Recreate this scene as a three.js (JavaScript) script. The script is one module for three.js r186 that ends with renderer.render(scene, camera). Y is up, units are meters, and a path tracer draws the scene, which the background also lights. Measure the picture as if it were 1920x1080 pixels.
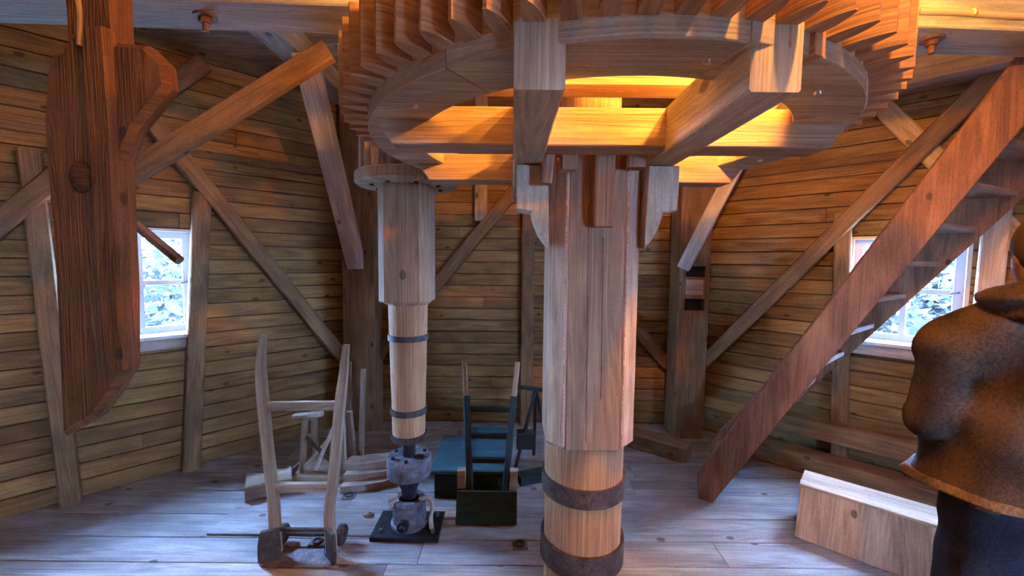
import * as THREE from 'three';
import { mergeGeometries, mergeVertices, toCreasedNormals } from 'three/addons/utils/BufferGeometryUtils.js';
import { Brush, Evaluator, SUBTRACTION } from 'three-bvh-csg';

// ---------- camera, sky, exposure ----------
const scene = new THREE.Scene();
const camera = new THREE.PerspectiveCamera(70.1, 1920 / 1080, 0.05, 200);
camera.rotation.order = 'YXZ';
camera.position.set(0, 1.65, 0);
camera.rotation.set(THREE.MathUtils.degToRad(-3.86), 0, THREE.MathUtils.degToRad(0.6));
const SKY = 230.0;
scene.background = new THREE.Color().setRGB(0.42 * SKY, 0.72 * SKY, 1.42 * SKY);
const renderer = new THREE.WebGLRenderer({ antialias: true });
renderer.toneMapping = THREE.LinearToneMapping;
renderer.toneMappingExposure = 1.0;
renderer.shadowMap.enabled = true;
const LAMPS = [[[0.76, 2.57, -1.12], 13, 'bare warm bulb on a long cord over the rim of the wheel'], [[0.72, 2.86, -0.42], 7, 'bare warm bulb on a short cord close to the ceiling']];

// ---------- random, noise ----------
let seed = 12345;
const rnd = () => { seed = (seed * 1664525 + 1013904223) >>> 0; return seed / 4294967296; };
const rr = (a, b) => a + (b - a) * rnd();
function lattice(px, py, s) { const n = px * py, a = new Float32Array(n); let q = s >>> 0; for (let i = 0; i < n; i++) { q = (q * 1664525 + 1013904223) >>> 0; a[i] = q / 4294967296; } return (x, y) => {
  const xi = Math.floor(x), yi = Math.floor(y), fx = x - xi, fy = y - yi, u = fx * fx * (3 - 2 * fx), v = fy * fy * (3 - 2 * fy);
  const X0 = ((xi % px) + px) % px, X1 = (X0 + 1) % px, Y0 = ((yi % py) + py) % py, Y1 = (Y0 + 1) % py;
  return (a[Y0 * px + X0] * (1 - u) + a[Y0 * px + X1] * u) * (1 - v) + (a[Y1 * px + X0] * (1 - u) + a[Y1 * px + X1] * u) * v; }; }
function texture(W, H, repU, repV, fn, srgb = true) {
  const d = new Uint8Array(W * H * 4);
  for (let j = 0; j < H; j++) for (let i = 0; i < W; i++) { const c = fn(i / W, j / H), k = (j * W + i) * 4; for (let q = 0; q < 3; q++) d[k + q] = Math.max(0, Math.min(255, (c.length ? c[q] : c) * 255)); d[k + 3] = 255; }
  const t = new THREE.DataTexture(d, W, H); t.wrapS = t.wrapT = THREE.RepeatWrapping; t.magFilter = THREE.LinearFilter; t.minFilter = THREE.LinearMipmapLinearFilter; t.generateMipmaps = true;
  t.repeat.set(1 / repU, 1 / repV); if (srgb) t.colorSpace = THREE.SRGBColorSpace; t.needsUpdate = true; return t;
}
// wood: u along the grain (2 m), v across it (0.6 m)
function woodTexture(s, stain, streak, knots) {
  const n1 = lattice(6, 96, s), n2 = lattice(24, 256, s + 7), n3 = lattice(5, 5, s + 13), n4 = lattice(14, 20, s + 29), n5 = lattice(3, 12, s + 41), n6 = lattice(200, 180, s + 53);
  const ks = []; let q = s; const r = () => { q = (q * 1664525 + 1013904223) >>> 0; return q / 4294967296; };
  for (let i = 0; i < knots; i++) ks.push([r(), r(), 0.007 + 0.010 * r()]);
  const val = (u, v, rough) => {
    let dv = (n5(u * 3, v * 12) - 0.5) * 0.08, knot = 0;
    for (const [kx, ky, kr] of ks) { let dx = u - kx, dy = v - ky; dx -= Math.round(dx); dy -= Math.round(dy); const X = dx * 2 / 1.5, Y = dy * 0.6, d = Math.hypot(X, Y); if (d < kr * 5) { const w = Math.exp(-(d * d) / (kr * kr * 3)); dv += w * dy * -0.6; if (d < kr * 1.3) knot = Math.max(knot, Math.min(1, (kr * 1.3 - d) / (kr * 0.4))); } }
    const g = n1(u * 6, (v + dv) * 96), f = n2(u * 24, (v + dv) * 256), ring = 0.5 + 0.5 * Math.sin((v + dv + (n5(u * 3, v * 12) * 0.25)) * 90);
    const blot = n3(u * 5, v * 5) * 0.6 + n4(u * 14, v * 20) * 0.4, sp = n6(u * 200, v * 180);
    if (rough) return 0.5 + (g - 0.5) * 0.5 + (f - 0.5) * 0.6 - knot * 0.15;
    let L = 0.86 + streak * ((g - 0.5) * 0.16 + (f - 0.5) * 0.12 + (ring - 0.5) * 0.07) + stain * (blot - 0.55) + stain * 0.25 * (sp - 0.5);
    L *= 1 - 0.36 * knot; return Math.max(0.12, L);
  };
  return [texture(1024, 512, 2, 0.6, (u, v) => { const L = val(u, v, false); return [L, L * (0.97 - 0.06 * (1 - L)), L * (0.94 - 0.14 * (1 - L))]; }), texture(1024, 512, 2, 0.6, (u, v) => val(u, v, true), false)];
}
const WA = woodTexture(11, 0.20, 1.0, 3), WB = woodTexture(77, 0.5, 0.9, 5), WC = woodTexture(301, 0.36, 0.8, 4);
const mottle = (() => { const a = lattice(16, 16, 5), b = lattice(64, 64, 6), c = lattice(250, 250, 7); return texture(512, 512, 0.5, 0.5, (u, v) => 0.55 + 0.25 * a(u * 16, v * 16) + 0.2 * b(u * 64, v * 64) + 0.15 * c(u * 250, v * 250) - 0.1); })();
const clothTex = (() => { const a = lattice(8, 8, 15), c = lattice(128, 128, 17); return texture(512, 512, 0.6, 0.6, (u, v) => { const m = a(u * 8, v * 8); const L = 0.5 + 0.5 * m + 0.3 * (c(u * 128, v * 128) - 0.5); return [L, L, L]; }); })();
const lin = (r, g, b) => new THREE.Color().setRGB(r, g, b);
const wood = (c, T = WA, rough = 0.82, bump = 0.0012) => new THREE.MeshStandardMaterial({ color: c, map: T[0], bumpMap: T[1], bumpScale: bump, roughness: rough });
const plain = (c, rough = 0.6, metal = 0, map = null) => new THREE.MeshStandardMaterial({ color: c, roughness: rough, metalness: metal, map });
const M = {
  stave: wood(lin(0.74, 0.56, 0.42), WA), newPine: wood(lin(0.62, 0.36, 0.19), WA), agedPine: wood(lin(0.50, 0.34, 0.225), WA), gear: wood(lin(0.76, 0.75, 0.62), WC), arm: wood(lin(0.60, 0.44, 0.30), WA), tooth: wood(lin(0.62, 0.39, 0.22), WA),
  timber: wood(lin(0.30, 0.185, 0.085), WB), timberPale: wood(lin(0.72, 0.66, 0.62), WC), timberDark: wood(lin(0.24, 0.14, 0.085), WB), stair: wood(lin(0.36, 0.19, 0.11), WB), stairTread: wood(lin(0.5, 0.42, 0.36), WC),
  backing: plain(lin(0.05, 0.035, 0.025), 0.95), ceiling: wood(lin(0.80, 0.84, 0.86), WC), tie: wood(lin(0.68, 0.78, 0.82), WC), kneeBounce: wood(lin(0.82, 0.84, 0.86), WC), post: wood(lin(0.17, 0.07, 0.015), WB, 0.9, 0.004),  // knee brace tint is lightened to carry cool daylight bounced off the floor
  iron: plain(lin(0.16, 0.13, 0.12), 0.55, 0.6, mottle), hoop: plain(lin(0.20, 0.15, 0.13), 0.5, 0.5, mottle), rust: plain(lin(0.22, 0.09, 0.04), 0.8, 0.3, mottle), darkIron: plain(lin(0.05, 0.05, 0.055), 0.6, 0.5, mottle), greyIron: plain(lin(0.30, 0.29, 0.31), 0.6, 0.4, mottle), bright: plain(lin(0.75, 0.73, 0.7), 0.3, 0.8),
  truck: wood(lin(0.50, 0.43, 0.33), WC), truckDark: plain(lin(0.13, 0.10, 0.08), 0.7, 0.4, mottle),
  green: wood(lin(0.018, 0.05, 0.045), WC), teal: wood(lin(0.06, 0.22, 0.27), WC, 0.5), pale: wood(lin(0.62, 0.56, 0.5), WC), hatch: wood(lin(0.42, 0.44, 0.46), WC, 0.6, 0.0008),
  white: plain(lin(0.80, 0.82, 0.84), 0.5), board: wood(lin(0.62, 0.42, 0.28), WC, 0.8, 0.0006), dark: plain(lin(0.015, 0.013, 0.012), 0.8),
  glass: new THREE.MeshPhysicalMaterial({ color: 0xffffff, roughness: 0, transmission: 1, thickness: 0, ior: 1.45 }),
  cable: plain(lin(0.7, 0.62, 0.5), 0.5), jacket: plain(lin(0.12, 0.078, 0.045), 0.85, 0, clothTex), jeans: plain(lin(0.035, 0.042, 0.075), 0.9, 0, clothTex), skin: plain(lin(0.55, 0.33, 0.23), 0.55), hair: plain(lin(0.10, 0.06, 0.03), 0.7), strap: plain(lin(0.30, 0.20, 0.09), 0.8, 0, clothTex), shoe: plain(lin(0.03, 0.03, 0.03), 0.6),
};
const wallMats = [[0.40, 0.25, 0.085], [0.34, 0.215, 0.073], [0.46, 0.29, 0.105], [0.37, 0.24, 0.088], [0.30, 0.185, 0.065]].map((c) => wood(lin(...c), WB, 0.88, 0.002));
const floorMats = [[0.46, 0.50, 0.56], [0.43, 0.47, 0.53], [0.49, 0.53, 0.58]].map((c) => wood(lin(...c), WC, 0.7, 0.001));

// ---------- builders ----------
const used = {};
function numbered(n) { used[n] = (used[n] ?? -1) + 1; return used[n] ? `${n}_${String(used[n]).padStart(3, '0')}` : n; }
function tag(o, label, category, group) { Object.assign(o.userData, { label, category }); if (group) o.userData.group = group; return o; }
function thing(name, label, category, pos = [0, 0, 0], turn = 0, group) { const g = new THREE.Group(); g.name = numbered(name); g.position.set(...pos); g.rotation.y = turn; scene.add(g); return tag(g, label, category, group); }
function obj(name, geo, mat, parent) { const m = new THREE.Mesh(Array.isArray(geo) ? mergeGeometries(geo.map(flat)) : geo, mat); m.name = parent ? name : numbered(name); m.castShadow = m.receiveShadow = true; (parent ?? scene).add(m); return m; }
const partNo = new WeakMap();
function part(name, geo, mat, parent) { const c = partNo.get(parent) ?? {}; partNo.set(parent, c); c[name] = (c[name] ?? -1) + 1; return obj(c[name] ? `${name}_${String(c[name]).padStart(3, '0')}` : name, geo, mat, parent); }
function struct(name, parent = scene) { const g = new THREE.Group(); g.name = name; g.userData.kind = 'structure'; parent.add(g); return g; }
function flat(g) { g = g.index ? g.toNonIndexed() : g; for (const k of Object.keys(g.attributes)) if (!['position', 'normal', 'uv'].includes(k)) g.deleteAttribute(k); return g; }
// chamfered bar along local X: length L, height h (Y), depth d (Z); grain runs along the bar
function bar(L, h, d, c = 0.006, uo = rnd() * 2, vo = rnd() * 0.6) {
  c = Math.min(c, h * 0.3, d * 0.3); const y = h / 2, z = d / 2;
  const P = [[-y, -z + c], [-y, z - c], [-y + c, z], [y - c, z], [y, z - c], [y, -z + c], [y - c, -z], [-y + c, -z]];
  const pos = [], uv = []; let acc = 0; const X0 = -L / 2, X1 = L / 2;
  const tri = (a, b, c2, ua, ub, uc) => { pos.push(...a, ...b, ...c2); uv.push(...ua, ...ub, ...uc); };
  for (let i = 0; i < 8; i++) { const a = P[i], b = P[(i + 1) % 8], w = Math.hypot(b[0] - a[0], b[1] - a[1]), v0 = vo + acc, v1 = vo + acc + w; acc += w;
    const A = [X0, a[0], a[1]], B = [X1, a[0], a[1]], C = [X1, b[0], b[1]], D = [X0, b[0], b[1]];
    tri(A, B, C, [uo, v0], [uo + L, v0], [uo + L, v1]); tri(A, C, D, [uo, v0], [uo + L, v1], [uo, v1]); }
  for (const s of [-1, 1]) for (let i = 1; i < 7; i++) { const X = s * L / 2, a = P[0], b = P[i], e = P[i + 1]; const q = (p) => [X, p[0], p[1]], w = (p) => [uo + p[0] * 0.3, vo + p[1]]; if (s > 0) tri(q(a), q(b), q(e), w(a), w(b), w(e)); else tri(q(a), q(e), q(b), w(a), w(e), w(b)); }
  const g = new THREE.BufferGeometry(); g.setAttribute('position', new THREE.Float32BufferAttribute(pos, 3)); g.setAttribute('uv', new THREE.Float32BufferAttribute(uv, 2));
  // outward winding
  const n = pos.length / 9; const p = g.attributes.position, u = g.attributes.uv, a = new THREE.Vector3(), b = new THREE.Vector3(), e = new THREE.Vector3();
  for (let t = 0; t < n; t++) { a.fromBufferAttribute(p, t * 3); b.fromBufferAttribute(p, t * 3 + 1); e.fromBufferAttribute(p, t * 3 + 2); const ctr = a.clone().add(b).add(e); const nn = b.clone().sub(a).cross(e.clone().sub(a));
    const side = Math.abs(a.x - b.x) < 1e-9 && Math.abs(a.x - e.x) < 1e-9; const out = side ? nn.x * a.x : nn.y * ctr.y + nn.z * ctr.z;
    if (out < 0) { p.setXYZ(t * 3 + 1, e.x, e.y, e.z); p.setXYZ(t * 3 + 2, b.x, b.y, b.z); const ux = u.getX(t * 3 + 1), uy = u.getY(t * 3 + 1); u.setXY(t * 3 + 1, u.getX(t * 3 + 2), u.getY(t * 3 + 2)); u.setXY(t * 3 + 2, ux, uy); } }
  g.computeVertexNormals(); return g;
}
const box = (x, y, z, c) => bar(x, y, z, c ?? Math.min(x, y, z) * 0.08);
const at = (g, x, y, z, rx = 0, ry = 0, rz = 0) => { g.applyMatrix4(new THREE.Matrix4().compose(new THREE.Vector3(x, y, z), new THREE.Quaternion().setFromEuler(new THREE.Euler(rx, ry, rz)), new THREE.Vector3(1, 1, 1))); return g; };
const V = (a) => new THREE.Vector3(...a);
function aimed(A, B, nrm) { const x = V(B).sub(V(A)).normalize(); const z = V(nrm).addScaledVector(x, -V(nrm).dot(x)).normalize(); const y = z.clone().cross(x); return new THREE.Matrix4().makeBasis(x, y, z).setPosition(V(A).add(V(B)).multiplyScalar(0.5)); }
// bar from A to B, w across, d along nrm
const span = (A, B, w, d, nrm = [0, 0, 1], c = 0.008) => { const g = bar(V(A).distanceTo(V(B)), w, d, c); g.applyMatrix4(aimed(A, B, nrm)); return g; };
function timber(name, label, category, A, B, w, d, nrm, mat, group, c) { // origin at the end A
  const g = span(A, B, w, d, nrm, c); g.translate(-A[0], -A[1], -A[2]); const m = obj(name, g, mat); m.position.set(...A); return tag(m, label, category, group);
}
function cyl(r0, r1, h, seg = 32) { const g = new THREE.CylinderGeometry(r1, r0, h, seg), u = g.attributes.uv, p = g.attributes.position, n = g.attributes.normal, o = rnd(); for (let i = 0; i < u.count; i++) { if (Math.abs(n.getY(i)) > 0.9) u.setXY(i, p.getX(i), p.getZ(i)); else u.setXY(i, p.getY(i) + o, u.getX(i) * 2 * Math.PI * Math.max(r0, r1) + o); } return g; }
function lathe(pts, seg = 32) { const g = new THREE.LatheGeometry(pts.map((p) => new THREE.Vector2(p[0], p[1])), seg), u = g.attributes.uv, p = g.attributes.position; for (let i = 0; i < u.count; i++) u.setXY(i, p.getY(i), u.getX(i) * 0.8); return toCreasedNormals(g, 0.6); }
function extrude(pts, depth, bevel = 0.004, swap = false, curve = 8) { const s = pts instanceof THREE.Shape ? pts : new THREE.Shape(pts.map((p) => new THREE.Vector2(p[0], p[1]))); const g = new THREE.ExtrudeGeometry(s, { depth, bevelEnabled: bevel > 0, bevelThickness: bevel, bevelSize: bevel, bevelOffset: -bevel, bevelSegments: 1, curveSegments: curve }); if (swap) { const u = g.attributes.uv, nn = g.attributes.normal; for (let i = 0; i < u.count; i++) if (Math.abs(nn.getZ(i)) > 0.5) u.setXY(i, u.getY(i), u.getX(i)); } return g; }
function tube(pts, r, seg = 40, rad = 8) { return new THREE.TubeGeometry(new THREE.CatmullRomCurve3(pts.map(V)), seg, r, rad); }

// ---------- setting: octagonal room ----------
const S2 = Math.SQRT1_2, H = 3.25;
const corners = [[-1.55, -4.1], [1.75, -4.1], [4.083, -1.767], [4.083, 1.533], [1.75, 3.867], [-1.55, 3.867], [-3.883, 1.533], [-3.883, -1.767]];
const wallNames = ['wall_back', 'wall_right', 'wall_side_right', 'wall_rear_right', 'wall_rear', 'wall_rear_left', 'wall_side_left', 'wall_left'];
const LW = 3.3, T = 0.17, WIN = { 1: [1.25, 1.89], 3: [1.33, 1.97], 7: [1.375, 2.015] }, WH = [1.045, 1.86];
const plankGeo = {};
wallNames.forEach((nm, k) => {
  const a = corners[k], b = corners[(k + 1) % 8], w = struct(nm), L = Math.hypot(b[0] - a[0], b[1] - a[1]);
  w.position.set(a[0], 0, a[1]); w.rotation.y = Math.atan2(-(b[1] - a[1]), b[0] - a[0]);
  const win = WIN[k], back = []; const put = (x0, x1, y0, y1) => back.push(at(box(x1 - x0, y1 - y0, T - 0.024, 0.002), (x0 + x1) / 2, (y0 + y1) / 2, -(T + 0.024) / 2));
  if (win) { put(-0.07, win[0], -0.1, H + 0.1); put(win[1], L + 0.07, -0.1, H + 0.1); put(win[0], win[1], -0.1, WH[0]); put(win[0], win[1], WH[1], H + 0.1); } else put(-0.07, L + 0.07, -0.1, H + 0.1);
  part('backing_board', back, M.backing, w);
  if (k === 0 || k === 1 || k === 7) {
    const ph = 0.1165, rows = Math.ceil(H / ph);
    for (let r = 0; r < rows; r++) {
      const y = ph * (r + 0.5); if (y > H) break; const hgt = ph - rr(0.004, 0.008), z = -0.012 + rr(-0.004, 0.004), tilt = rr(-0.02, 0.02);
      const spans = []; if (win && y + ph / 2 > WH[0] + 0.02 && y - ph / 2 < WH[1] - 0.02) spans.push([0, win[0]], [win[1], L]); else if (rnd() < 0.4) { const c = rr(0.8, 2.5); spans.push([0, c], [c, L]); } else spans.push([0, L]);
      for (const [x0, x1] of spans) { const m = part('plank', at(bar(x1 - x0 - 0.003, hgt, 0.022, 0.004), (x0 + x1) / 2, y, z, tilt), wallMats[Math.floor(rnd() * 5)], w); }
    }
  } else { // walls behind the camera: boards a little broader
    const spans = win ? [[0, win[0], 0, H], [win[1], L, 0, H], [win[0], win[1], 0, WH[0]], [win[0], win[1], WH[1], H]] : [[0, L, 0, H]];
    part('boarding', spans.map(([x0, x1, y0, y1]) => at(box(x1 - x0, y1 - y0, 0.022, 0.002), (x0 + x1) / 2, (y0 + y1) / 2, -0.012)), wallMats[1], w);
  }
});
// points on the three walls: u from the far corner, height, distance off the wall
const WL = (u, h, o = 0) => [-1.55 - S2 * u + S2 * o, h, -4.1 + S2 * u + S2 * o], WR = (u, h, o = 0) => [1.75 + S2 * u - S2 * o, h, -4.1 + S2 * u + S2 * o], WB_ = (x, h, o = 0) => [x, h, -4.1 + o];
const NL = [S2, 0, S2], NR = [-S2, 0, S2], NB = [0, 0, 1];

const floor = struct('floor');
part('subfloor', (() => { const s = new THREE.Shape(corners.map((c) => new THREE.Vector2(c[0] * 1.04, -c[1] * 1.04))); const g = new THREE.ExtrudeGeometry(s, { depth: 0.12, bevelEnabled: false }); g.rotateX(-Math.PI / 2); g.translate(0, -0.145, 0); return g; })(), M.backing, floor);
{
  const clipX = (z) => { const d = Math.abs(z + 0.117), e = Math.max(0, d - 1.65); return [-3.95 + e - 0.22, 4.15 - e + 0.22]; };
  let z = -4.1; const ws = [0.21, 0.19, 0.23, 0.2, 0.22, 0.24, 0.27, 0.22, 0.2, 0.23, 0.21, 0.24];
  for (let i = 0; z < 3.85; i++) {
    const w = z < -1.4 ? ws[i % ws.length] : 0.44, [xa, xb] = clipX(Math.max(Math.abs(z + 0.117), Math.abs(z + w + 0.117)) - 0.117 < 0 ? z : (Math.abs(z + 0.117) > Math.abs(z + w + 0.117) ? z + w * 0.5 : z + w * 0.5));
    const cuts = z < -1.4 ? [xa, rr(-1.9, -0.3), rr(0.5, 2.2), xb] : [xa, xb]; if (i === 8) cuts[1] = -0.5;
    for (let q = 0; q + 1 < cuts.length; q++) { if (cuts[q + 1] - cuts[q] < 0.1) continue; part('floorboard', at(bar(cuts[q + 1] - cuts[q] - 0.004, 0.025, w - rr(0.003, 0.006), 0.002), (cuts[q] + cuts[q + 1]) / 2, -0.0125 + rr(-0.0015, 0), z + w / 2), floorMats[Math.floor(rnd() * 3)], floor); }
    z += w;
  }
}
const ceiling = struct('ceiling');
part('upper_floor', (() => { const s = new THREE.Shape(corners.map((c) => new THREE.Vector2(c[0] * 1.04, -c[1] * 1.04))); const g = new THREE.ExtrudeGeometry(s, { depth: 0.12, bevelEnabled: false }); g.rotateX(-Math.PI / 2); g.translate(0, H + 0.02, 0); return g; })(), M.backing, ceiling);
for (let z = -4.1, i = 0; z < 3.86; z += 0.3, i++) { const d = Math.max(0, Math.abs(z + 0.15 + 0.117) - 1.8); part('ceiling_board', at(bar(7.96 - 2 * d, 0.02, 0.295, 0.003), 0.1, H + 0.01 + rr(-0.002, 0.002), z + 0.15), M.ceiling, ceiling); }

// ---------- windows ----------
const winDefs = [[7, 1], [1, 2], [3, 3]];
for (const [k, n] of winDefs) {
  const a = corners[k], b = corners[(k + 1) % 8], w = struct('window_' + n); w.position.set(a[0], 0, a[1]); w.rotation.y = Math.atan2(-(b[1] - a[1]), b[0] - a[0]);
  const [x0, x1] = WIN[k], [y0, y1] = WH, cx = (x0 + x1) / 2, W = x1 - x0, Hh = y1 - y0, cy = (y0 + y1) / 2;
  // lining of the opening
  part('frame', [at(box(0.022, Hh, T + 0.01), x0 + 0.011, cy, -T / 2), at(box(0.022, Hh, T + 0.01), x1 - 0.011, cy, -T / 2), at(box(W, 0.022, T + 0.01), cx, y1 - 0.011, -T / 2)], M.white, w);
  part('sill', at(box(W + 0.04, 0.03, T + 0.09, 0.005), cx, y0 + 0.012, -T / 2 + 0.045), M.white, w);
  part('apron', at(box(W + 0.02, 0.08, 0.03, 0.004), cx, y0 - 0.043, 0.035), M.timberPale, w);
  const zs = -0.105, st = 0.05, xa = x0 + 0.022, xb = x1 - 0.022, ya = y0 + 0.027, yb = y1 - 0.022, ym = (ya + yb) / 2;
  const sash = part('sash', [at(box(st, yb - ya, 0.04), xa + st / 2, (ya + yb) / 2, zs), at(box(st, yb - ya, 0.04), xb - st / 2, (ya + yb) / 2, zs), at(box(xb - xa - 2 * st, st, 0.04), cx, ya + st / 2, zs), at(box(xb - xa - 2 * st, st, 0.04), cx, yb - st / 2, zs)], M.white, w);
  part('mullion', at(box(0.034, yb - ya - 2 * st, 0.036), cx, (ya + yb) / 2, zs), M.white, sash);
  part('glazing_bar', [at(box((xb - xa) / 2 - st - 0.017, 0.036, 0.034), (xa + st + cx - 0.017) / 2, ym, zs), at(box((xb - xa) / 2 - st - 0.017, 0.036, 0.034), (xb - st + cx + 0.017) / 2, ym, zs)], M.white, sash);
  for (const [px0, px1] of [[xa + st, cx - 0.017], [cx + 0.017, xb - st]]) for (const [py0, py1] of [[ya + st, ym - 0.018], [ym + 0.018, yb - st]]) part('pane', at(new THREE.PlaneGeometry(px1 - px0 + 0.01, py1 - py0 + 0.01), (px0 + px1) / 2, (py0 + py1) / 2, zs), M.glass, w);
  const la = part('latch', [at(cyl(0.006, 0.006, 0.02, 10), xb - st / 2, ym, zs + 0.03, Math.PI / 2), at(box(0.05, 0.012, 0.008), xb - st / 2 - 0.015, ym, zs + 0.042, 0, 0, 0.3)], M.greyIron, w);
}

// ---------- wall framing ----------
timber('corner_post', 'stout brown corner post behind the lantern pinion, carrying the pale steep brace', 'post', [-1.44, 0, -3.95], [-1.44, H, -3.95], 0.30, 0.24, [0, 0, 1], M.timber);
{ // post with two open mortises
  const ev = new Evaluator(); ev.attributes = ['position', 'normal', 'uv']; ev.useGroups = false;
  const base = mergeVertices(span([0, 0, 0], [0, H, 0], 0.28, 0.24, [0, 0, 1])); let br = new Brush(base); br.updateMatrixWorld();
  for (const [y0, y1] of [[1.515, 1.615], [1.205, 1.315]]) { const c = new Brush(at(new THREE.BoxGeometry(0.18, y1 - y0, 0.13), 0.005, (y0 + y1) / 2, 0.09)); c.updateMatrixWorld(); br = ev.evaluate(br, c, SUBTRACTION); br.updateMatrixWorld(); }
  const m = thing('corner_post', 'reddish corner post with two dark square mortise holes cut in its face', 'post', [1.665, 0, -3.86]);
  part('shaft', br.geometry, M.timber, m);
  for (const y of [1.565, 1.26]) part('mortise_shade', at(box(0.176, 0.09, 0.02), 0.005, y, 0.036), M.dark, m);  // near-black plate paints the shade at the back of each mortise
  part('worn_patch', at(box(0.16, 0.14, 0.006, 0.002), 0.0, 1.42, 0.121), M.timberPale, m);
}
timber('wall_stud', 'wooden wall stud standing between the small lit window and the corner post behind the pinion', 'stud', WL(1.375, 0, 0.05), WL(1.235, 2.14, 0.05), 0.115, 0.1, NL, M.timber);
timber('wall_stud', 'wall stud whose orange foot shows below the massive hanging post', 'stud', WL(2.01, 0, 0.05), WL(2.09, 2.3, 0.05), 0.105, 0.1, NL, M.timber);
timber('wall_stud', 'wall stud in front of the boards seen beneath the lower end of the stair', 'stud', WR(1.275, 0, 0.05), WR(1.2, 2.04, 0.05), 0.105, 0.1, NR, M.timber);
timber('wall_stud', 'wall stud beside the window on the side of the standing person', 'stud', WR(1.95, 0, 0.05), WR(1.98, 2.25, 0.05), 0.12, 0.1, NR, M.timberPale);
timber('wall_stud', 'upright wall stud just beside the main shaft on the far wall', 'stud', WB_(0.155, 0, 0.05), WB_(0.155, 2.36, 0.05), 0.125, 0.1, NB, M.timber);
timber('wall_stud', 'short pale stud ending on the sloping brace under the wheel', 'stud', WB_(-0.31, 2.03, 0.05), WB_(-0.31, 3.2, 0.05), 0.12, 0.09, NB, M.timberPale);
timber('wall_brace', 'long diagonal wall brace falling from the big hanging post to the far corner post', 'brace', WL(0.2, 0.71, 0.06), WL(1.78, 3.0, 0.06), 0.115, 0.12, NL, M.timber);
timber('wall_brace', 'wall brace disappearing behind the massive hanging post', 'brace', WL(3.1, 0.7, 0.06), WL(1.62, 2.62, 0.06), 0.115, 0.11, NL, M.timber);
timber('wall_brace', 'short stub of brace with an orange lit end beside the hanging post', 'brace', WL(1.56, 2.69, 0.07), WL(1.2, 3.1, 0.07), 0.12, 0.12, NL, M.timber);
timber('wall_brace', 'diagonal brace rising beside the lantern pinion shaft on the far wall', 'brace', WB_(-1.37, 0.65, 0.05), WB_(0.07, 2.39, 0.05), 0.12, 0.1, NB, M.timber);
timber('wall_brace', 'diagonal brace falling from behind the main shaft to the mortised corner post', 'brace', WB_(1.56, 0.63, 0.05), WB_(0.24, 2.1, 0.05), 0.12, 0.1, NB, M.timber);
timber('wall_brace', 'long diagonal brace rising from the mortised post past the stair window', 'brace', WR(0.17, 0.62, 0.08), WR(1.99, 2.95, 0.08), 0.115, 0.1, NR, M.timber);
timber('wall_brace', 'diagonal brace crossing behind the longer brace next to the stair top', 'brace', WR(1.33, 2.88, 0.02), WR(2.95, 0.55, 0.02), 0.125, 0.05, NR, M.timberPale);
timber('wall_rail', 'low horizontal timber rail with a bright top edge beneath the stair window', 'rail', WR(0.72, 0.335, 0.16), WR(3.0, 0.345, 0.16), 0.145, 0.1, NR, M.timber);
timber('sill_beam', 'reddish floor sill beam behind the leaning tan board', 'beam', WR(0.62, 0.075, 0.2), WR(3.0, 0.075, 0.2), 0.15, 0.2, NR, M.timber);
timber('sole_block', 'short floor beam lying at the foot of the mortised corner post', 'beam', [1.10, 0.06, -3.64], [1.50, 0.06, -3.34], 0.12, 0.2, [-0.6, 0, 0.8], M.timber);
timber('wall_ledge', 'thin ledge strip running along the boards above the small lit window', 'ledge', WL(0.05, 2.44, 0.018), WL(3.25, 2.44, 0.018), 0.06, 0.034, NL, M.timber);
timber('wall_ledge', 'thin ledge strip running along the boards above the stair window', 'ledge', WR(0.05, 2.44, 0.018), WR(3.25, 2.44, 0.018), 0.06, 0.034, NR, M.timber);
timber('wall_plate', 'heavy grey wall plate under the ceiling above the stair window', 'beam', WR(0.1, 2.985, 0.13), WR(3.2, 2.985, 0.13), 0.25, 0.25, NR, M.timberPale);
timber('ceiling_joist', 'pale ceiling joist running back above the steep pale brace', 'joist', [-1.6, 3.17, -3.95], [-1.6, 3.17, -1.95], 0.16, 0.2, [1, 0, 0], M.tie);
timber('ceiling_joist', 'ceiling joist above the brace of the mortised post', 'joist', [1.97, 3.17, -3.75], [1.97, 3.17, -2.1], 0.16, 0.2, [1, 0, 0], M.tie);
timber('knee_brace', 'pale steep knee brace rising from the corner post to a ceiling joist', 'brace', [-1.46, 1.58, -3.86], [-1.48, 3.1, -3.0], 0.11, 0.15, [1, 0, 0], M.kneeBounce);
timber('knee_brace', 'pale knee brace leaning away from the mortised post under the wheel', 'brace', [1.56, 1.6, -3.74], [1.97, 3.1, -3.02], 0.10, 0.11, [0.8, 0, 0.6], M.kneeBounce);
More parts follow.
